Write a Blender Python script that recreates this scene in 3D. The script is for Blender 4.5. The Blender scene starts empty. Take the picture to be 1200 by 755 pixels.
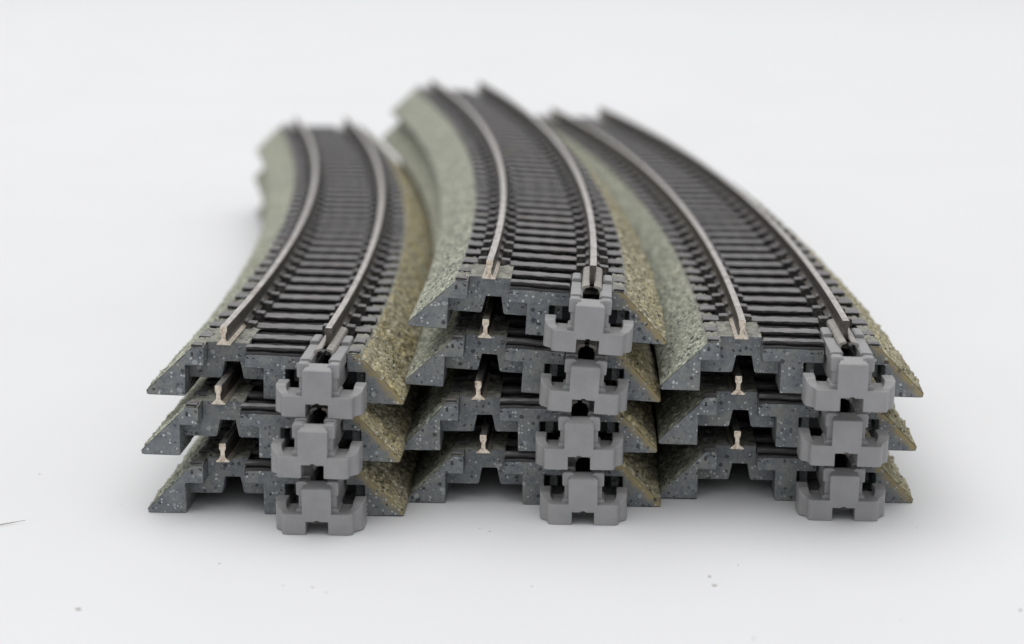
import bpy, bmesh, math, random
import numpy as np
from mathutils import Vector, Matrix

scene = bpy.context.scene
col = scene.collection
MM = 0.001                                    # everything below is written in millimetres, built in metres

# ------------------------------------------------------------------ camera
F_PX, CAM_Y, CAM_Z, PITCH = 2097.8, -228.8, 56.07, 12.609
cam = bpy.data.cameras.new("camera")
cam_o = bpy.data.objects.new("camera", cam)
col.objects.link(cam_o)
cam_o.location = (0, CAM_Y * MM, CAM_Z * MM)
cam_o.rotation_euler = (math.radians(90 - PITCH), 0, 0)
cam.sensor_width = 36
cam.lens = F_PX / 1200 * 36
cam.clip_start, cam.clip_end = 0.005, 60
cam.dof.use_dof = True
cam.dof.focus_distance = 0.173
cam.dof.aperture_fstop = 25
scene.camera = cam_o

# ------------------------------------------------------------------ light: an even white room and one big soft lamp overhead
world = bpy.data.worlds.new("World")
scene.world = world
world.use_nodes = True
bg = world.node_tree.nodes["Background"]
bg.inputs[0].default_value = (0.965, 0.975, 1.0, 1)
bg.inputs[1].default_value = 0.62


def area(name, loc, target, sx, sy, power, colr=(1, 1, 1)):
    l = bpy.data.lights.new(name, 'AREA')
    l.shape, l.size, l.size_y, l.energy, l.color = 'RECTANGLE', sx, sy, power, colr
    o = bpy.data.objects.new(name, l)
    col.objects.link(o)
    o.location = loc
    o.rotation_euler = (Vector(target) - Vector(loc)).to_track_quat('-Z', 'Y').to_euler()
    return o


area("softbox", (-0.25, 0.45, 2.4), (0, 0.3, 0), 3.0, 3.0, 51, (1, 0.99, 0.975))

vs = scene.view_settings
vs.view_transform, vs.look, vs.exposure, vs.gamma = 'Standard', 'None', 0, 1
scene.cycles.max_bounces = 6
scene.cycles.diffuse_bounces = 4


# ------------------------------------------------------------------ materials
class NT:
    def __init__(s, name, rough=0.6, spec=0.3):
        s.m = bpy.data.materials.new(name)
        s.m.use_nodes = True
        s.t = s.m.node_tree
        s.b = s.t.nodes["Principled BSDF"]
        s.b.inputs["Roughness"].default_value = rough
        s.b.inputs["Specular IOR Level"].default_value = spec
        s.tc = s.t.nodes.new("ShaderNodeTexCoord")
        s.oi = s.t.nodes.new("ShaderNodeObjectInfo")
        comb = s.t.nodes.new("ShaderNodeVectorMath")
        comb.operation = 'MULTIPLY_ADD'      # object coordinates in millimetres, shifted per object
        s.t.links.new(s.tc.outputs["Object"], comb.inputs[0])
        comb.inputs[1].default_value = (1000, 1000, 1000)
        sc = s.t.nodes.new("ShaderNodeVectorMath")
        sc.operation = 'SCALE'
        sc.inputs[0].default_value = (37.0, 11.0, 53.0)
        s.t.links.new(s.oi.outputs["Random"], sc.inputs["Scale"])
        s.t.links.new(sc.outputs[0], comb.inputs[2])
        s.co = comb.outputs[0]

    def n(s, typ, **kw):
        nd = s.t.nodes.new(typ)
        for k, v in kw.items():
            setattr(nd, k, v)
        return nd

    def link(s, a, b):
        s.t.links.new(a, b)

    def noise(s, scale, detail=3, rough=0.55, stretch=None):
        nd = s.n("ShaderNodeTexNoise")
        nd.inputs["Scale"].default_value = scale
        nd.inputs["Detail"].default_value = detail
        nd.inputs["Roughness"].default_value = rough
        v = s.co
        if stretch:
            mp = s.n("ShaderNodeVectorMath", operation='MULTIPLY')
            s.link(v, mp.inputs[0])
            mp.inputs[1].default_value = stretch
            v = mp.outputs[0]
        s.link(v, nd.inputs["Vector"])
        return nd.outputs["Fac"]

    def voro(s, scale, out="Distance"):
        nd = s.n("ShaderNodeTexVoronoi")
        nd.inputs["Scale"].default_value = scale
        s.link(s.co, nd.inputs["Vector"])
        return nd

    def ramp(s, fac, stops):
        nd = s.n("ShaderNodeValToRGB")
        cr = nd.color_ramp
        while len(cr.elements) < len(stops):
            cr.elements.new(0.5)
        for e, (p, c) in zip(cr.elements, stops):
            e.position = p
            e.color = (c, c, c, 1) if isinstance(c, (int, float)) else (*c, 1)
        s.link(fac, nd.inputs[0])
        return nd.outputs[0]

    def mix(s, fac, a, b, blend='MIX'):
        nd = s.n("ShaderNodeMix", data_type='RGBA', blend_type=blend)
        for sock, v in ((nd.inputs[0], fac), (nd.inputs[6], a), (nd.inputs[7], b)):
            if isinstance(v, (int, float)):
                sock.default_value = v
            elif isinstance(v, tuple):
                sock.default_value = (*v, 1)
            else:
                s.link(v, sock)
        return nd.outputs[2]

    def math(s, op, a, b=None):
        nd = s.n("ShaderNodeMath", operation=op)
        for sock, v in ((nd.inputs[0], a), (nd.inputs[1], b)):
            if v is None:
                continue
            if isinstance(v, (int, float)):
                sock.default_value = v
            else:
                s.link(v, sock)
        return nd.outputs[0]

    def flecks(s, scale, keep, size):
        """mask of scattered chips: a random few of the cells, each a small spot of its own size"""
        v = s.voro(scale)
        wn = s.n("ShaderNodeTexNoise")
        wn.inputs["Scale"].default_value = scale * 2.2
        wn.inputs["Detail"].default_value = 2
        s.link(s.co, wn.inputs["Vector"])
        wv = s.n("ShaderNodeVectorMath", operation='MULTIPLY_ADD')
        s.link(wn.outputs["Color"], wv.inputs[0])
        wv.inputs[1].default_value = (0.55 / scale,) * 3
        s.link(s.co, wv.inputs[2])
        s.link(wv.outputs[0], v.inputs["Vector"])
        sep = s.n("ShaderNodeSeparateColor")
        s.link(v.outputs["Color"], sep.inputs[0])
        on = s.math('LESS_THAN', sep.outputs[0], keep)
        rad = s.math('MULTIPLY', sep.outputs[1], size)
        near = s.math('LESS_THAN', v.outputs["Distance"], s.math('ADD', rad, size * 0.35))
        return s.math('MULTIPLY', on, near)

    def bump(s, h, strength, dist):
        nd = s.n("ShaderNodeBump")
        nd.inputs["Strength"].default_value = strength
        nd.inputs["Distance"].default_value = dist * MM
        s.link(h, nd.inputs["Height"])
        s.link(nd.outputs[0], s.b.inputs["Normal"])

    def base(s, c):
        if isinstance(c, tuple):
            s.b.inputs["Base Color"].default_value = (*c, 1)
        else:
            s.link(c, s.b.inputs["Base Color"])
        return s.m


def mat_end_face(stain=False):                # bare moulded plastic: slate grey full of pale and black chips
    k = NT("ochre_edged_speckled_plastic" if stain else "speckled_plastic", 0.5, 0.35)
    c = k.ramp(k.noise(0.9, 5, 0.65), [(0.3, (0.108, 0.122, 0.142)), (0.5, (0.172, 0.187, 0.204)), (0.72, (0.250, 0.260, 0.262))])
    c = k.mix(k.ramp(k.noise(0.45, 4, 0.6), [(0.45, 0.0), (0.7, 0.5)]), c, (0.235, 0.228, 0.185))
    c = k.mix(k.ramp(k.noise(3.0, 4, 0.7), [(0.42, 0.0), (0.66, 0.55)]), c, (0.27, 0.28, 0.27))
    c = k.mix(k.ramp(k.noise(4.4, 3, 0.7), [(0.56, 0.0), (0.72, 0.7)]), c, (0.085, 0.092, 0.10))
    if stain:                                 # ochre rubbed along the sloping edge of the right foot
        sep = k.n("ShaderNodeSeparateXYZ")
        k.link(k.tc.outputs["Object"], sep.inputs[0])
        d = k.math('MULTIPLY', k.math('SUBTRACT', 0.01288, k.math('ADD', sep.outputs[0], sep.outputs[2])), 707.0)
        d = k.math('ADD', d, k.math('MULTIPLY', k.math('SUBTRACT', k.noise(1.5, 4, 0.65), 0.5), 2.2))
        c = k.mix(k.ramp(d, [(0.10, 0.85), (0.85, 0.0)]), c, (0.36, 0.285, 0.125))
    c = k.mix(k.math('MULTIPLY', k.flecks(1.75, 0.36, 0.30), 0.8), c, (0.030, 0.032, 0.038))
    c = k.mix(k.math('MULTIPLY', k.flecks(2.3, 0.18, 0.32), 0.6), c, (0.045, 0.048, 0.070))
    c = k.mix(k.math('MULTIPLY', k.flecks(1.5, 0.20, 0.30), 0.65), c, (0.42, 0.44, 0.44))
    c = k.mix(k.math('MULTIPLY', k.flecks(3.2, 0.20, 0.32), 0.85), c, (0.56, 0.58, 0.57))
    k.bump(k.noise(3.0, 5, 0.7), 0.7, 0.14)
    return k.base(c)


def mat_slope(name, pale, mid, deep, stain, stain_amt):
    k = NT(name, 0.85, 0.15)
    v = k.voro(3.4)
    sep = k.n("ShaderNodeSeparateColor")
    k.link(v.outputs["Color"], sep.inputs[0])
    c = k.ramp(sep.outputs[0], [(0.0, deep), (0.35, mid), (0.75, pale), (1.0, tuple(min(1, x * 1.6) for x in pale))])
    c = k.mix(k.ramp(k.noise(0.14, 3), [(0.35, 0.0), (0.7, 0.55)]), c, mid)
    big = k.ramp(k.noise(0.16, 5, 0.65), [(0.42, 0.0), (0.60, 1.0)])
    sep2 = k.n("ShaderNodeSeparateColor")
    k.link(k.oi.outputs["Color"], sep2.inputs[0])
    amt = k.math('MULTIPLY', k.math('ADD', k.math('MULTIPLY', big, 0.85), 0.25), k.math('MULTIPLY', sep2.outputs[0], stain_amt))
    grain = k.ramp(sep.outputs[1], [(0.0, tuple(x * 0.35 for x in stain)), (0.55, stain), (1.0, tuple(min(1, x * 1.9) for x in stain))])
    c = k.mix(amt, c, grain)
    c = k.mix(k.math('MULTIPLY', k.flecks(2.2, 0.42, 0.28), 0.85), c, (0.032, 0.034, 0.036))
    c = k.mix(k.math('MULTIPLY', k.flecks(2.6, 0.16, 0.30), 0.85), c, (0.66, 0.65, 0.57))
    k.bump(k.noise(4.2, 4, 0.65), 0.3, 0.10)
    return k.base(c)


def mat_bed():                                # moulded ballast between the sleepers, dusted here and there
    k = NT("ballast_between_sleepers", 0.8, 0.2)
    c = k.ramp(k.noise(1.1, 4), [(0.3, (0.035, 0.035, 0.038)), (0.55, (0.080, 0.079, 0.080)), (0.76, (0.22, 0.215, 0.19))])
    c = k.mix(k.ramp(k.noise(0.12, 4, 0.6), [(0.5, 0.0), (0.68, 0.7)]), c, (0.115, 0.082, 0.050))
    c = k.mix(k.math('MULTIPLY', k.flecks(2.2, 0.15, 0.28), 0.7), c, (0.20, 0.20, 0.18))
    k.bump(k.noise(3.0, 4, 0.6), 0.6, 0.15)
    return k.base(c)


def mat_shoulder():
    k = NT("dusted_ballast_top", 0.85, 0.15)
    c = k.ramp(k.noise(1.3, 4, 0.6), [(0.3, (0.15, 0.15, 0.135)), (0.52, (0.30, 0.30, 0.262)), (0.75, (0.42, 0.415, 0.36))])
    c = k.mix(k.math('MULTIPLY', k.flecks(1.8, 0.18, 0.26), 0.8), c, (0.03, 0.03, 0.034))
    k.bump(k.noise(3.6, 4, 0.6), 0.6, 0.15)
    return k.base(c)


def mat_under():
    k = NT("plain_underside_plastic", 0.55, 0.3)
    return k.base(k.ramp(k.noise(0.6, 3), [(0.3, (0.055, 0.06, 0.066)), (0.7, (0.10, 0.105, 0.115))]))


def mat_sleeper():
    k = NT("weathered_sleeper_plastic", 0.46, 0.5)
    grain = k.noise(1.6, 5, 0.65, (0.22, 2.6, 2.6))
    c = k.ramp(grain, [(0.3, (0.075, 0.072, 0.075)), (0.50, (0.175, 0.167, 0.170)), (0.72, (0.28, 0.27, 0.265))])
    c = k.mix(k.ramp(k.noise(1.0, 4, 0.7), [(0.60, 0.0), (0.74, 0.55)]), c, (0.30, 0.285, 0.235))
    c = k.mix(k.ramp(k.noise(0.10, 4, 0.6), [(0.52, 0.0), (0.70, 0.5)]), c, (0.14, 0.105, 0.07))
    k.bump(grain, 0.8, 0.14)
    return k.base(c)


def mat_sleeper_side():  # sleeper sides: the shade of the gaps is put into this dark colour
    k = NT("painted_shade_sleeper_side", 0.5, 0.4)
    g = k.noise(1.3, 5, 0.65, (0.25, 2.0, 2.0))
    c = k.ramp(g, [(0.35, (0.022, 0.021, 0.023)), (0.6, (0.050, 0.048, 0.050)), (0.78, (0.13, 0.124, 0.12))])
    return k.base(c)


def mat_chair():  # black for chairs and rail pits, with their shade painted in
    k = NT("painted_shade_black", 0.6, 0.3)
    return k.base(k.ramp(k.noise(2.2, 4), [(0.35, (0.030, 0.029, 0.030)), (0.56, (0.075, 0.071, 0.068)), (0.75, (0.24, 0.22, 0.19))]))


def mat_rail():
    k = NT("nickel_silver_rail", 0.34, 0.5)
    k.b.inputs["Metallic"].default_value = 0.85
    fine = k.noise(2.2, 4, 0.6, (1, 0.25, 1))
    c = k.ramp(fine, [(0.3, (0.56, 0.52, 0.485)), (0.7, (0.78, 0.745, 0.71))])
    tarn = k.ramp(k.noise(0.5, 5, 0.65), [(0.50, 0.0), (0.72, 0.65)])
    c = k.mix(tarn, c, (0.26, 0.19, 0.145))
    k.link(k.ramp(fine, [(0.2, 0.22), (0.8, 0.42)]), k.b.inputs["Roughness"])
    return k.base(c)


def mat_rail_side():                          # weathered flanks of the rail
    k = NT("brown_weathered_rail_flank", 0.55, 0.4)
    k.b.inputs["Metallic"].default_value = 0.35
    c = k.ramp(k.noise(0.9, 5, 0.65, (1, 0.4, 1)), [(0.3, (0.055, 0.049, 0.043)), (0.6, (0.115, 0.102, 0.090)), (0.8, (0.23, 0.20, 0.17))])
    return k.base(c)


def mat_rail_end():
    k = NT("cut_rail_end", 0.38, 0.5)
    k.b.inputs["Metallic"].default_value = 0.6
    c = k.ramp(k.noise(3.2, 4, 0.65), [(0.30, (0.24, 0.16, 0.11)), (0.46, (0.60, 0.51, 0.41)), (0.7, (0.80, 0.76, 0.67))])
    return k.base(c)


def mat_joiner():
    k = NT("light_grey_joiner_plastic", 0.42, 0.4)
    c = k.ramp(k.noise(0.5, 4), [(0.3, (0.268, 0.266, 0.270)), (0.7, (0.315, 0.313, 0.316))])
    c = k.mix(k.ramp(k.noise(2.6, 4, 0.7), [(0.62, 0.0), (0.78, 0.45)]), c, (0.16, 0.15, 0.135))
    c = k.mix(k.ramp(k.noise(5.0, 3, 0.7), [(0.62, 0.0), (0.74, 0.35)]), c, (0.46, 0.46, 0.45))
    k.bump(k.noise(7, 2), 0.12, 0.05)
    return k.base(c)


def mat_channel():
    k = NT("dull_metal_channel", 0.45, 0.5)
    k.b.inputs["Metallic"].default_value = 0.5
    return k.base(k.ramp(k.noise(1.3, 4), [(0.3, (0.32, 0.30, 0.27)), (0.7, (0.47, 0.445, 0.41))]))


def mat_table():
    k = NT("white_board", 0.55, 0.25)
    c = k.ramp(k.noise(0.02, 3, 0.5), [(0.3, (0.745, 0.748, 0.754)), (0.7, (0.765, 0.769, 0.777))])
    c = k.mix(k.ramp(k.noise(0.35, 6, 0.75), [(0.66, 0.0), (0.80, 0.22)]), c, (0.60, 0.59, 0.575))
    k.bump(k.noise(1.1, 5, 0.7), 0.12, 0.06)
    return k.base(c)


def mat_plain(name, c, rough=0.7):
    k = NT(name, rough, 0.2)
    return k.base(c)


M_END = mat_end_face()
M_SL = mat_slope("grey_green_dusted_slope", (0.40, 0.41, 0.335), (0.285, 0.30, 0.245), (0.10, 0.11, 0.105), (0.40, 0.37, 0.25), 0.22)
M_SR = mat_slope("ochre_dusted_slope", (0.42, 0.40, 0.30), (0.29, 0.275, 0.20), (0.10, 0.097, 0.075), (0.375, 0.315, 0.165), 0.85)
M_BED, M_SHO, M_UND = mat_bed(), mat_shoulder(), mat_under()
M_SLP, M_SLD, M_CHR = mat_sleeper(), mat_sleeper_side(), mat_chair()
M_RAIL, M_RSIDE, M_REND = mat_rail(), mat_rail_side(), mat_rail_end()
M_JOIN, M_CHAN = mat_joiner(), mat_channel()
M_EDGE = mat_end_face(True)

# ------------------------------------------------------------------ geometry helpers (curved track space: u across, s along, z up)
R, ARC = 718.0, math.radians(15.0)
LEN = R * ARC


def curve(p):
    """u, s, z on the track -> x, y, z in the section's own frame (origin at the middle of its near end)"""
    p = np.asarray(p, float)
    r = R + p[:, 0]
    t = p[:, 1] / R
    return np.c_[-R + r * np.cos(t), r * np.sin(t), p[:, 2]]


def turn(p):
    """the same feature at the other end"""
    p = np.asarray(p, float).copy()
    return np.c_[-p[:, 0], LEN - p[:, 1], p[:, 2]]


class MB:
    def __init__(s):
        s.v, s.f, s.m, s.sm = [], [], [], []

    def add(s, verts, faces, mi=0, smooth=False):
        o = len(s.v)
        s.v.extend(map(tuple, verts))
        s.f.extend([tuple(o + i for i in f) for f in faces])
        s.m.extend([mi] * len(faces) if isinstance(mi, int) else mi)
        s.sm.extend([smooth] * len(faces))

    def mesh(s, name, mats):
        me = bpy.data.meshes.new(name)
        me.from_pydata((np.array(s.v) * MM).tolist(), [], s.f)
        for m in mats:
            me.materials.append(m)
        me.polygons.foreach_set("material_index", np.array(s.m, dtype=np.int32))
        me.polygons.foreach_set("use_smooth", np.array(s.sm, dtype=bool))
        me.update()
        return me


def fix_normals(me):
    bm = bmesh.new()
    bm.from_mesh(me)
    bmesh.ops.recalc_face_normals(bm, faces=bm.faces)
    bm.to_mesh(me)
    bm.free()


def prism(poly, y0, y1, bevel=0.0, seg=2, plan=False, ztop=None):
    """closed prism as (verts, faces). poly is (x, z) extruded along y, or with plan=True (x, y) extruded along z"""
    bm = bmesh.new()
    a, b = [], []
    for (p, q) in poly:
        if plan:
            zt = ztop(p, q) if ztop else y1
            a.append(bm.verts.new((p, q, y0)))
            b.append(bm.verts.new((p, q, zt)))
        else:
            a.append(bm.verts.new((p, y0, q)))
            b.append(bm.verts.new((p, y1, q)))
    n = len(poly)
    bm.faces.new(a)
    bm.faces.new(b[::-1])
    for i in range(n):
        j = (i + 1) % n
        bm.faces.new((a[i], b[i], b[j], a[j]))
    bmesh.ops.recalc_face_normals(bm, faces=bm.faces)
    if bevel:
        ed = [e for e in bm.edges if e.calc_face_angle(0) > 0.6]
        bmesh.ops.bevel(bm, geom=ed, offset=bevel, segments=seg, profile=0.5, affect='EDGES', clamp_overlap=True)
    bm.verts.index_update()
    v = [tuple(x.co) for x in bm.verts]
    f = [tuple(x.index for x in fc.verts) for fc in bm.faces]
    bm.free()
    return v, f


def box(x0, x1, y0, y1, z0, z1, bevel=0.0, seg=2):
    return prism([(x0, z0), (x1, z0), (x1, z1), (x0, z1)], y0, y1, bevel, seg)


def worley(u, s, cell, seed):
    """distance to the nearest of jittered grid points, and that point's random value"""
    gu, gs = np.floor(u / cell).astype(np.int64), np.floor(s / cell).astype(np.int64)
    best, val = np.full(u.shape, 9.0), np.zeros(u.shape)
    for du in (-1, 0, 1):
        for ds in (-1, 0, 1):
            a, b = gu + du, gs + ds
            h = (a * 73856093 ^ b * 19349663 ^ seed * 83492791) & 0x7fffffff
            h = (h * 1103515245 + 12345) & 0x7fffffff
            r1 = ((h >> 4) & 1023) / 1023.0
            r2 = ((h >> 14) & 1023) / 1023.0
            r3 = ((h >> 9) & 255) / 255.0
            d = np.hypot((a + r1) - u / cell, (b + r2) - s / cell)
            k = d < best
            best = np.where(k, d, best)
            val = np.where(k, r3, val)
    return best, val


def grains(u, s, seed):
    d, v = worley(u, s, 0.40, seed)
    d2, v2 = worley(u, s, 0.75, seed + 7)
    return (0.34 * np.clip(1 - d * d * 2.4, 0, 1) ** 0.7 * (0.2 + 0.8 * v)
            + 0.22 * np.clip(1 - d2 * d2 * 2.4, 0, 1) * (v2 > 0.5) * v2)


# ------------------------------------------------------------------ road bed
GA, ZB, ZT = 4.95, 5.20, 7.06                 # rail centre, rail foot and rail head
FOOT, TIP, SHO_U, TOP = 12.5, 0.42, 8.35, 4.52


def make_roadbed(seed):
    mb = MB()
    rng = random.Random(seed)
    near = np.concatenate([np.arange(0, 48, 0.17), np.arange(48, 66, 0.25), np.arange(66, LEN, 0.6), [LEN]])

    def zprof(u):
        a = np.abs(u)
        z = np.where(a > SHO_U, TIP + (FOOT - a) / (FOOT - SHO_U) * (TOP - TIP), TOP)
        return z

    def sheet(us, s0, s1, mi, amp, dish=False, pits=None, lift=0.0):
        ss = near[(near > s0 + 0.05) & (near < s1 - 0.05)]
        ss = np.concatenate([[s0], ss, [s1]])
        U, S = np.meshgrid(us, ss)
        g = grains(U, S + seed * 31, seed) * amp
        edge = np.clip(np.minimum(S - s0, s1 - S) / 0.5, 0, 1) * np.clip((FOOT - np.abs(U)) / 0.35, 0, 1)
        wob = 0.10 * np.sin(S * 0.9 + seed) * np.sin(S * 0.37 + U * 0.5) if amp > 0.6 else 0
        Z = np.minimum(zprof(U) + lift, TIP + (FOOT - np.abs(U)) / (FOOT - SHO_U) * (TOP - TIP)) + (g + wob * 0.6) * edge
        nrm = (np.abs(U) > SHO_U)
        Uo = U + np.where(nrm, np.sign(U) * g * 0.7 * edge, 0)
        if dish:
            Z = Z + 0.30 * (np.abs(U) / 3.0) ** 4 * edge - 0.42 * np.clip(np.minimum(S - s0, s1 - S) / 1.2, 0.3, 1)
        if pits is not None:                  # the bed is cut away beside the rail, between the chairs
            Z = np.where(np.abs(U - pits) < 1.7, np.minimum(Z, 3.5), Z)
        P = np.c_[Uo.ravel(), S.ravel(), Z.ravel()]
        n, m = len(us), len(ss)
        idx = np.arange(n * m).reshape(m, n)
        F = np.stack([idx[:-1, :-1], idx[:-1, 1:], idx[1:, 1:], idx[1:, :-1]], -1).reshape(-1, 4)
        mb.add(curve(P), F.tolist(), mi, True)

    sl = np.arange(-FOOT, -SHO_U + 0.01, 0.166)
    sheet(sl, 0, LEN, 1, 0.65)
    sheet(-sl[::-1], 0, LEN, 2, 1.0)
    sheet(np.linspace(-SHO_U, -6.93, 8), 0, 8.4, 4, 0.7, lift=0.33)
    sheet(np.linspace(-SHO_U, -6.93, 8), 8.4, LEN - 8.4, 4, 0.8)
    sheet(np.linspace(-SHO_U, -6.93, 8), LEN - 8.4, LEN, 4, 0.7, lift=0.33)
    sheet(np.linspace(6.93, SHO_U, 8), 0, 8.4, 4, 0.7, lift=0.33)
    sheet(np.linspace(6.93, SHO_U, 8), 8.4, LEN - 8.4, 4, 0.8)
    sheet(np.linspace(6.93, SHO_U, 8), LEN - 8.4, LEN, 4, 0.7, lift=0.33)
    sheet(np.linspace(-6.93, -2.9, 14), 2.0, 8.4, 4, 0.7, lift=0.45)
    sheet(np.linspace(-6.93, -2.9, 24), 8.4, LEN - 4.5, 7, 0.6, pits=-GA)  # pits coloured black, painting in the shade of the deep gaps
    sheet(np.linspace(-2.9, 2.9, 18), 0, LEN, 3, 0.6, True)
    sheet(np.linspace(2.9, 6.93, 24), 4.5, LEN - 8.4, 7, 0.6, pits=GA)  # same painted shade in the pits along the other rail
    sheet(np.linspace(2.9, 6.93, 14), LEN - 8.4, LEN - 2.0, 4, 0.7, lift=0.45)

    # inner walls, underside of the plate, bottoms of the feet
    def strip(pts, s0, s1, mi=5):
        ss = np.linspace(s0, s1, 60)
        n = len(pts)
        P = np.array([(u, s, z) for s in ss for (u, z) in pts])
        F = [(i * n + j, (i + 1) * n + j, (i + 1) * n + j + 1, i * n + j + 1) for i in range(len(ss) - 1) for j in range(n - 1)]
        mb.add(curve(P), F, mi)
    for sg in (-1, 1):
        strip([(sg * FOOT, TIP), (sg * (FOOT - 0.06), 0.06), (sg * (FOOT - 0.3), 0.0), (sg * 8.9, 0.0), (sg * 8.75, 0.1), (sg * 8.75, 3.08)], 0.0, LEN)
        strip([(sg * 8.75, 3.08), (sg * 6.93, 3.08)], 0.0, LEN)
    strip([(-6.93, 3.08), (-2.9, 3.08)], 3.5, LEN - 8)
    strip([(-2.9, 3.08), (2.9, 3.08)], 0, LEN)
    strip([(2.9, 3.08), (6.93, 3.08)], 8, LEN - 3.5)

    # end pieces
    T = TOP - 0.02
    T2 = T - 0.12

    def cap(poly, y0, y1, mi=0, bevel=0.1, near_mi=None):
        v, f = prism(poly, y0, y1, bevel, 2)
        v = np.array(v)
        mb.add(curve(v), f, mi if near_mi is None else near_mi)
        mb.add(curve(turn(v)), f, mi)
    e = 0.012
    jag = [(-FOOT + 0.02, TIP - 0.02)] + [(-FOOT + 0.02 + (FOOT - SHO_U) * t, TIP + (T - TIP) * t + rng.uniform(-0.05, 0.03)) for t in np.linspace(0.12, 0.9, 7)] + [(-SHO_U - 0.05, T)]
    cap([(-FOOT + 0.02, 0.1), *jag, (-8.02, T + 0.3), (-7.0, T + 0.3), (-6.93, T + 0.2), (-6.93, 3.05), (-8.72, 3.05), (-8.72, 0.01), (-FOOT + 0.2, 0.01)], -e, 5.0)
    cap([(-p, q) for p, q in jag][::-1] + [(FOOT - 0.02, 0.1), (FOOT - 0.2, 0.01), (8.72, 0.01), (8.72, 3.05), (6.93, 3.05), (6.93, T + 0.3), (8.02, T + 0.3), (SHO_U + 0.05, T)], -e, 5.0, near_mi=6)
    cap([(-2.9, 3.05), (-1.1, 3.05), (-1.1, 0.01), (1.02, 0.01), (1.02, 3.05), (2.93, 3.05), (2.93, T2), (-2.75, T2), (-2.9, T2 - 0.2)], -e, 4.6)
    # recessed face of the pocket, with the notch under the rail
    cap([(-8.74, 1.42), (-5.75, 1.42), (-5.55, 1.5), (-5.22, 3.12), (-3.72, 3.12), (-3.42, 1.55), (-3.25, 1.42), (-1.12, 1.42), (-1.12, 3.2), (-2.88, 3.2), (-2.88, 4.98), (-6.92, 4.98), (-6.92, 3.2), (-8.74, 3.2)], 2.0, 3.4, bevel=0.05)
    # back of the joiner socket and its small lugs
    cap([(1.04, 0.3), (8.74, 0.3), (8.74, 4.3), (1.04, 4.3)], 6.2, 7.2, 5, 0)
    for a, b in ((1.5, 2.3), (7.6, 8.4)):
        cap([(a, 1.3), (b, 1.3), (b, 2.75), (a, 2.75)], 2.2, 6.3, 0, 0.08)
    me = mb.mesh("roadbed", [M_END, M_SL, M_SR, M_BED, M_SHO, M_UND, M_EDGE, M_CHR])
    return me


# ------------------------------------------------------------------ rails
def make_rail(u0, s0, s1, ends=(2, 2)):
    h = ZT - ZB
    half = [(0.66, 0.0), (0.66, 0.10), (0.36, 0.34), (0.21, 0.52), (0.19, h - 0.80), (0.29, h - 0.60), (0.32, h - 0.52), (0.32, h - 0.06), (0.27, h)]
    prof = [(-x, z) for x, z in half] + [(x, z) for x, z in half[::-1]]
    n = len(prof)
    ss = np.linspace(s0, s1, 120)
    P = np.array([(u0 + x, s, ZB + z) for s in ss for (x, z) in prof])
    mb = MB()
    top = {len(half) - 2, len(half) - 1, len(half)}
    F, MI = [], []
    for i in range(len(ss) - 1):
        for j in range(n):
            k = (j + 1) % n
            F.append((i * n + j, (i + 1) * n + j, (i + 1) * n + k, i * n + k))
            foot = j in (0, 1, n - 2, n - 3) and s0 < 0 and ss[i] < 8.6   # rubbed bright near the free end
            MI.append(0 if j in top else (2 if foot else 1))
    mb.add(curve(P), F, MI, False)
    # ends: quads across the profile
    hn = len(half)
    for base in (0, (len(ss) - 1) * n):
        for j in range(hn - 1):
            q = (base + j, base + j + 1, base + n - 2 - j, base + n - 1 - j)
            mb.f.append(q)
            mb.m.append(ends[0 if base == 0 else 1])
            mb.sm.append(False)
    me = mb.mesh("rail", [M_RAIL, M_RSIDE, M_REND])
    fix_normals(me)
    return me


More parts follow.
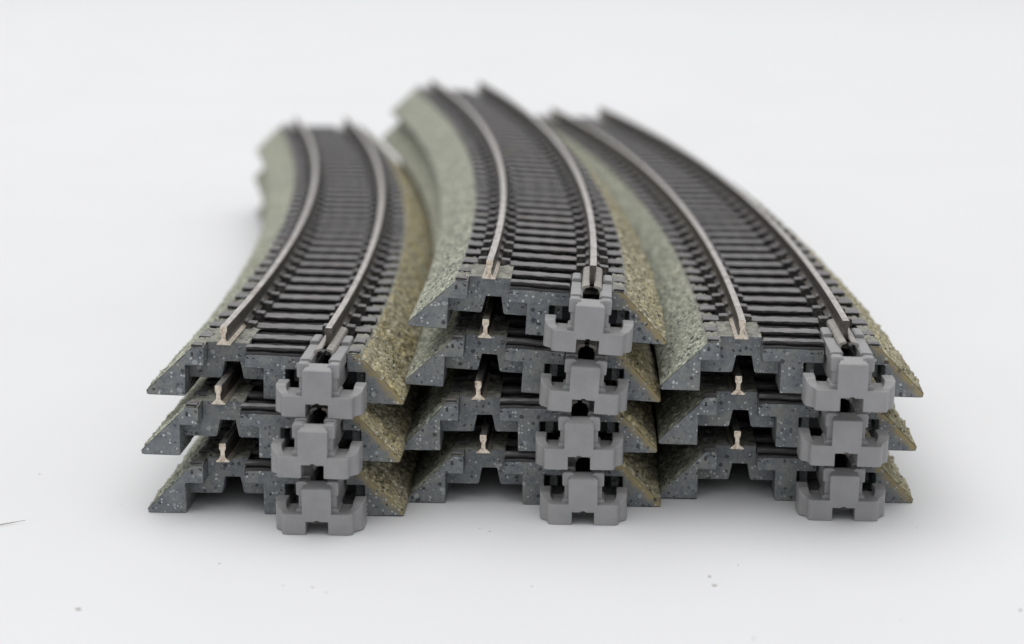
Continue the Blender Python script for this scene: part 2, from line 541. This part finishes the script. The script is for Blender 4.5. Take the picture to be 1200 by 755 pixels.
# ------------------------------------------------------------------ sleepers and rail chairs
def make_sleeper(seed, spans, w0, w1):
    """worn wooden-looking sleeper, its own frame: x across, y along the track, z up"""
    rng = np.random.RandomState(seed)
    mb = MB()
    for (x0, x1) in spans:
        nx = max(4, int((x1 - x0) / 0.16))
        xs = np.linspace(x0, x1, nx)
        ph = rng.uniform(0, 6, 6)
        # cross-section from the front foot over the top to the back foot; the front face has an uneven split along it
        sec = [(w0, 3.95), (w0 + 0.02, 4.52), (w0 + 0.12, 4.62), (w0 + 0.55, 4.68), (w0 + 0.55, 4.86), (w0 + 0.12, 4.93), (w0 + 0.14, 5.10), (w0 + 0.30, 5.18), (w0 * 0.55 + w1 * 0.45, 5.21), (w1 - 0.40, 5.19), (w1 - 0.12, 5.13), (w1 - 0.02, 4.9), (w1, 3.95)]
        wav = 0.03 * np.sin(xs * 0.9 + ph[0]) + 0.02 * np.sin(xs * 2.3 + ph[1])
        bow = 0.07 * np.cos(np.clip(xs / 3.4, -1.5, 1.5) * 1.57) * rng.uniform(0.2, 1.0)
        n = len(sec)
        P = np.zeros((nx, n, 3))
        for j, (y, z) in enumerate(sec):
            jit = rng.uniform(-1, 1, nx)
            jit = np.convolve(jit, [0.25, 0.5, 0.25], 'same')
            P[:, j, 0] = xs
            P[:, j, 1] = y + jit * 0.05 + (wav * 0.4 if 0 < j < n - 1 else 0)
            P[:, j, 2] = z + (jit * 0.02 if 5 < j < n - 1 else 0) + (wav - bow if 1 <= j <= 5 else 0) + (0.02 * np.sin(xs * 3.1 + ph[2] + j) if 6 <= j <= 10 else 0)
        for e in (0, -1):
            P[e, 1:-1, 2] -= 0.06
        F = [(i * n + j, (i + 1) * n + j, (i + 1) * n + j + 1, i * n + j + 1) for i in range(nx - 1) for j in range(n - 1)]
        MI = [0 if 6 <= j <= 9 else 1 for i in range(nx - 1) for j in range(n - 1)]  # pale tops, near-black sides: light and shade painted face by face
        mb.add(P.reshape(-1, 3), F, MI)
        o = len(mb.v) - nx * n
        for b, fl in ((0, False), ((nx - 1) * n, True)):
            for j in range(n // 2 - 1):
                q = [o + b + j, o + b + j + 1, o + b + n - 2 - j, o + b + n - 1 - j]
                mb.f.append(tuple(q))
                mb.m.append(0)
                mb.sm.append(False)
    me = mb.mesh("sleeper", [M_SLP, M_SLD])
    fix_normals(me)
    return me


def make_chair(side):
    """the pair of lugs that hold one rail on one sleeper, in the sleeper's frame"""
    mb = MB()
    for sg in (-1, 1):
        c = side * GA
        pr = [(0.42, 3.6), (1.62, 3.6), (1.62, 5.50), (1.56, 5.56), (0.80, 5.62), (0.62, 5.80), (0.42, 5.82)]
        v, f = prism([(c + sg * x, z) for x, z in pr], -1.24, 0.02, 0.04, 1)
        va = np.array(v)
        tops = []
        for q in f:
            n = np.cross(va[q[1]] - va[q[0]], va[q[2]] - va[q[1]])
            tops.append(1 if abs(n[2]) > 0.75 * np.linalg.norm(n) and va[list(q)][:, 2].min() > 5 else 0)  # top faces painted paler as if lit, the others left shade black
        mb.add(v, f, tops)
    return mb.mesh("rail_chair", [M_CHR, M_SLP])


# ------------------------------------------------------------------ joiner (clips on the end of the right-hand rail)
def make_joiner():
    mb = MB()
    c = GA
    Y = -5.8

    def put(vf):
        v, f = vf
        v = np.array(v)
        v[:, 0] += c
        mb.add(v, f)
    for sg in (-1, 1):
        P = lambda pts: [(sg * x, y) for x, y in pts]
        # foot of the joiner, rounded at its outer front corner
        put(prism(P([(1.06, Y), (2.88, Y), (3.03, Y + 0.02), (3.16, Y + 0.08), (3.27, Y + 0.17), (3.34, Y + 0.29), (3.38, Y + 0.44), (3.38, -2.5), (1.06, -2.5)]), 0.0, 1.98, 0.045, 2, plan=True))
        # sprung arm, swept out and back, rising towards its tip: a ribbon with softened edges
        outer = [(3.36, -5.35), (3.37, -5.15), (3.41, -4.98), (3.49, -4.83), (3.62, -4.68), (3.78, -4.55), (3.93, -4.42), (4.05, -4.27), (4.13, -4.08), (4.17, -3.85), (4.20, -3.2), (4.20, -2.0)]
        inner = [(2.66, -5.30), (2.68, -5.05), (2.72, -4.80), (2.78, -4.60), (2.87, -4.42), (2.97, -4.27), (3.06, -4.12), (3.13, -3.95), (3.17, -3.76), (3.18, -3.5), (3.14, -2.9), (3.14, -2.0)]
        V = []
        for (ox, oy), (ix, iy) in zip(outer, inner):
            t = min(1, max(0, (oy + 4.80) / 0.95))
            z1 = 2.0 + 0.62 * (t * t * (3 - 2 * t))
            d = Vector((ix - ox, iy - oy)).normalized() * 0.07
            V += [(sg * ox, oy, 0.09), (sg * ox, oy, z1 - 0.07), (sg * (ox + d.x * 0.35), oy + d.y * 0.35, z1 - 0.02), (sg * (ox + d.x), oy + d.y, z1),
                  (sg * (ix - d.x), iy - d.y, z1), (sg * ix, iy, z1 - 0.07), (sg * ix, iy, 0.03), (sg * (ox + d.x), oy + d.y, 0.03)]
        m = len(outer)
        Fq = [(i * 8 + j, (i + 1) * 8 + j, (i + 1) * 8 + (j + 1) % 8, i * 8 + (j + 1) % 8) for i in range(m - 1) for j in range(8)]
        Fq += [tuple(range(8)), tuple((m - 1) * 8 + j for j in range(8))]
        put((V, Fq))
        # web fillet at the root of the column
        put(prism([(sg * 1.30, 1.95), (sg * 2.05, 1.95), (sg * 1.98, 2.30), (sg * 1.62, 2.42), (sg * 1.30, 2.42)], -5.25, -2.6, 0.05))
        # head: collar beside the rail slot, then two low arms along the rail with a groove and a raised end
        put(prism([(sg * 0.80, 3.62), (sg * 1.97, 3.62), (sg * 2.00, 4.80), (sg * 1.86, 5.02), (sg * 1.15, 5.02), (sg * 0.84, 4.86)], -5.14, -3.96, 0.12, 3))
        put(prism([(sg * 0.76, 4.0), (sg * 1.95, 4.0), (sg * 1.95, 5.08), (sg * 1.82, 5.16), (sg * 1.00, 5.20), (sg * 0.80, 5.06)], -3.92, -1.25, 0.05, 2))
        put(prism([(sg * 0.99, 4.0), (sg * 1.95, 4.0), (sg * 1.95, 5.08), (sg * 1.82, 5.16), (sg * 1.05, 5.20), (sg * 0.99, 5.14)], -1.28, 1.70, 0.05, 2))
        put(prism([(sg * 1.15, 4.0), (sg * 1.94, 4.0), (sg * 1.94, 5.10), (sg * 1.15, 5.10)], 1.65, 2.35, 0.03, 1))
        put(prism([(sg * 1.05, 4.0), (sg * 1.96, 4.0), (sg * 1.96, 5.34), (sg * 1.78, 5.48), (sg * 1.24, 5.48), (sg * 1.05, 5.38)], 2.30, 5.0, 0.10, 3))
        # side of the neck under the head
        put(prism([(sg * 0.9, 2.0), (sg * 1.78, 2.0), (sg * 1.78, 3.75), (sg * 0.9, 3.75)], -4.95, 6.0, 0.05, 1))
    # front column with its sloped cap, bridging the two feet
    put(prism([(-1.38, 1.25), (-0.25, 1.25), (-0.16, 1.37), (0.16, 1.37), (0.25, 1.25), (1.38, 1.25), (1.38, 4.46), (-1.38, 4.46)], Y - 0.012, -4.3, 0.05, 2))
    bm = bmesh.new()
    q = [(-1.36, Y + 0.02, 4.40), (1.36, Y + 0.02, 4.40), (1.36, -4.4, 4.40), (-1.36, -4.4, 4.40), (-1.30, Y + 0.10, 4.50), (1.30, Y + 0.10, 4.50), (1.02, -4.75, 4.90), (-1.02, -4.75, 4.90), (1.02, -4.45, 4.90), (-1.02, -4.45, 4.90)]
    vv = [bm.verts.new(p) for p in q]
    for f in ((3, 2, 1, 0), (0, 1, 5, 4), (4, 5, 6, 7), (7, 6, 8, 9), (9, 8, 2, 3), (1, 2, 8, 6, 5), (0, 4, 7, 9, 3)):
        bm.faces.new([vv[i] for i in f])
    bmesh.ops.recalc_face_normals(bm, faces=bm.faces)
    bm.verts.index_update()
    put(([tuple(v.co) for v in bm.verts], [tuple(v.index for v in f.verts) for f in bm.faces]))
    bm.free()
    # floor of the slot, deep enough to read as a hole in front of the rail end
    put(box(-0.9, 0.9, -4.35, 6.0, 1.9, 2.6))
    me = mb.mesh("joiner", [M_JOIN])
    fix_normals(me)
    return me


def make_channel():
    mb = MB()
    for sg in (-1, 1):
        v, f = prism([(GA + sg * x, z) for x, z in [(0.20, 5.40), (0.60, 5.26), (0.72, 4.9), (0.97, 4.9), (0.97, 5.30), (0.84, 5.50), (0.32, 5.66), (0.22, 5.60)]], -1.5, 8.2, 0.04, 2)
        mb.add(v, f)
    v, f = box(GA - 0.9, GA + 0.9, 1.2, 8.2, 4.88, 4.98)
    mb.add(v, f)
    return mb.mesh("metal_channel", [M_CHAN])


# ------------------------------------------------------------------ put one section together, then copy it
ROADBEDS = [make_roadbed(s) for s in (3, 8, 21)]
RAILS = [make_rail(-GA, -0.02, LEN - 1.0, (2, 1)), make_rail(GA, 1.0, LEN + 0.02, (1, 2))]
FULL = [make_sleeper(50 + i, [(-8.12, 8.12)], -1.15, 1.05) for i in range(9)]
END1 = [make_sleeper(80, [(-2.86, 2.86), (-8.15, -7.05), (7.05, 8.1)], -0.66, 0.60)]
END2 = [make_sleeper(81, [(-2.9, 2.9), (-8.15, -6.9), (7.0, 8.15)], -1.05, 0.85)]
CHAIRS = [make_chair(-1), make_chair(1)]
JOINER, CHANNEL = make_joiner(), make_channel()
STEP = (LEN - 9.4) / 37


def child(name, me, parent, loc=(0, 0, 0), rz=0.0):
    o = bpy.data.objects.new(name, me)
    col.objects.link(o)
    o.parent = parent
    o.location = tuple(x * MM for x in loc)
    o.rotation_euler = (0, 0, rz)
    return o


def at(s):
    return (-R + R * math.cos(s / R), R * math.sin(s / R), 0), s / R


def build_section():
    rt = bpy.data.objects.new("curved_track", None)
    rt.empty_display_size = 0.01
    col.objects.link(rt)
    child("roadbed", ROADBEDS[0], rt)
    for me in RAILS:
        child("rail", me, rt)
    far, fa = at(LEN)
    j = child("joiner", JOINER, rt)
    child("metal_channel", CHANNEL, j)
    j = child("joiner", JOINER, rt, far, fa + math.pi)
    child("metal_channel", CHANNEL, j)
    rng = random.Random(5)
    for s, me, flip in ((0.66, END1[0], 0), (LEN - 0.66, END1[0], math.pi), (4.75, END2[0], 0), (LEN - 4.75, END2[0], math.pi)):
        p, a = at(s)
        child("sleeper", me, rt, p, a + flip)
    last = -1
    for k in range(1, 37):
        i = rng.choice([x for x in range(len(FULL)) if x != last])
        last = i
        p, a = at(4.7 + STEP * k)
        sl = child("sleeper", FULL[i], rt, p, a)
        for me in CHAIRS:
            child("rail_chair", me, sl)
    return rt


def copy_tree(o, parent=None):
    kids = [c for c in o.children]
    c = o.copy()
    col.objects.link(c)
    c.parent = parent
    for k in kids:
        copy_tree(k, c)
    return c


GROUP = "curved model railway tracks piled in three stacks"
# place: x, y, z in mm; heading, roll and pitch in degrees; road bed variant; ochre dusting; label
SECTIONS = [
    ((-22.846, -62.19, 11.137, 2.86, 1.762, -0.113), 0, 0.8, "top curved track of the leftmost stack, mustard brown dust on its right slope"),
    ((-23.137, -64.30, 5.877, 2.836, 1.159, 0.024), 1, 0.75, "middle curved track of the leftmost stack of three, sandwiched between two others"),
    ((-22.909, -63.60, 0.03, 2.827, -0.08, 0.0), 2, 0.6, "bottom curved track of the leftmost stack, its feet on the white table"),
    ((2.361, -60.74, 17.141, 3.213, 3.666, -0.057), 1, 0.42, "topmost curved track of the whole pile, crowning the tall central stack of four"),
    ((1.974, -60.18, 11.231, 2.70, 3.577, 0.12), 2, 0.7, "second curved track from the top in the tall central stack of four"),
    ((1.676, -60.65, 5.466, 2.95, -0.156, 0.05), 0, 0.7, "third curved track from the top in the tall central stack of four"),
    ((2.12, -60.69, 0.02, 3.268, 0.05, 0.0), 1, 0.6, "bottom curved track of the tall central stack of four, standing on the table"),
    ((26.669, -63.45, 12.074, 3.151, 0.983, 0.305), 2, 0.35, "top curved track of the rightmost stack, pale olive dust on both slopes"),
    ((26.79, -61.24, 6.059, 3.174, 0.687, 0.012), 0, 0.45, "middle curved track of the rightmost stack of three, between two others"),
    ((27.115, -59.47, 0.06, 3.205, 0.3, 0.0), 1, 0.4, "bottom curved track of the rightmost stack, its feet on the white table"),
]


def pose(o, q):
    x, y, z, yaw, roll, pt = q
    o.location = (x * MM, y * MM, z * MM)
    o.rotation_mode = 'XYZ'
    m = Matrix.Rotation(math.radians(-yaw), 3, 'Z') @ Matrix.Rotation(math.radians(pt), 3, 'X') @ Matrix.Rotation(math.radians(roll), 3, 'Y')
    o.rotation_euler = m.to_euler('XYZ')


first = build_section()
for i, (q, var, ochre, label) in enumerate(SECTIONS):
    o = first if i == 0 else copy_tree(first)
    pose(o, q)
    o["label"], o["category"], o["group"] = label, "model track", GROUP
    for c in o.children:
        if c.name.startswith("roadbed"):
            c.data = ROADBEDS[var]
            c.color = (ochre, 0.5, 0.5, 1)

# ------------------------------------------------------------------ white table
me = bpy.data.meshes.new("tabletop")
xs = [-6, 6]
me.from_pydata([(-6, -3, 0), (6, -3, 0), (6, 9, 0), (-6, 9, 0)], [], [(0, 1, 2, 3)])
me.materials.append(mat_table())
tb = bpy.data.objects.new("tabletop", me)
col.objects.link(tb)
tb["kind"] = "structure"

# specks of dust and one hair on the table
rng = random.Random(12)
mb = MB()
spots = [(-36.2, -88.2, 0.42), (17.5, -82.7, 0.30), (42.4, -88.4, 0.34), (26.1, -99.7, 0.32), (17.3, -80.5, 0.28), (-12.5, -63.8, 0.3)]
spots += [(rng.uniform(-60, 60), rng.uniform(-102, -50), rng.choice([0.08, 0.10, 0.12, 0.18])) for _ in range(34)]
for (x, y, r) in spots:
    bmv = bmesh.new()
    bmesh.ops.create_icosphere(bmv, subdivisions=1, radius=r)
    r *= 0.6
    a, b = rng.uniform(0.5, 1.2), rng.uniform(0.4, 0.8)
    v = np.array([tuple(t.co * rng.uniform(0.6, 1.15)) for t in bmv.verts]) * (a, b, 0.4) + (x, y, r * 0.3)
    mb.add(v, [tuple(t.index for t in fc.verts) for fc in bmv.faces], 0, True)
    bmv.free()
dust = bpy.data.objects.new("dust", mb.mesh("dust", [mat_plain("brown_grey_dust", (0.56, 0.54, 0.51))]))
col.objects.link(dust)
dust["kind"] = "stuff"

mb = MB()
path = [(-56 + 9.5 * t, -69.6 + 2.6 * t + 1.0 * t * t, 0.10 + 0.5 * max(0, t - 0.7)) for t in np.linspace(0, 1, 16)]
nr = 6
V = []
for i, p in enumerate(path):
    rr = 0.055 if i < 14 else 0.03
    V += [(p[0] + rr * 0.4 * math.cos(2 * math.pi * k / nr), p[1] + rr * math.cos(2 * math.pi * k / nr), p[2] + rr * math.sin(2 * math.pi * k / nr)) for k in range(nr)]
Fs = [(i * nr + k, i * nr + (k + 1) % nr, (i + 1) * nr + (k + 1) % nr, (i + 1) * nr + k) for i in range(len(path) - 1) for k in range(nr)]
mb.add(V, Fs, 0, True)
hair = bpy.data.objects.new("hair", mb.mesh("hair", [mat_plain("grey_hair", (0.40, 0.38, 0.36))]))
col.objects.link(hair)
hair["label"], hair["category"] = "thin grey hair lying on the bare white table beside the track stacks", "hair"
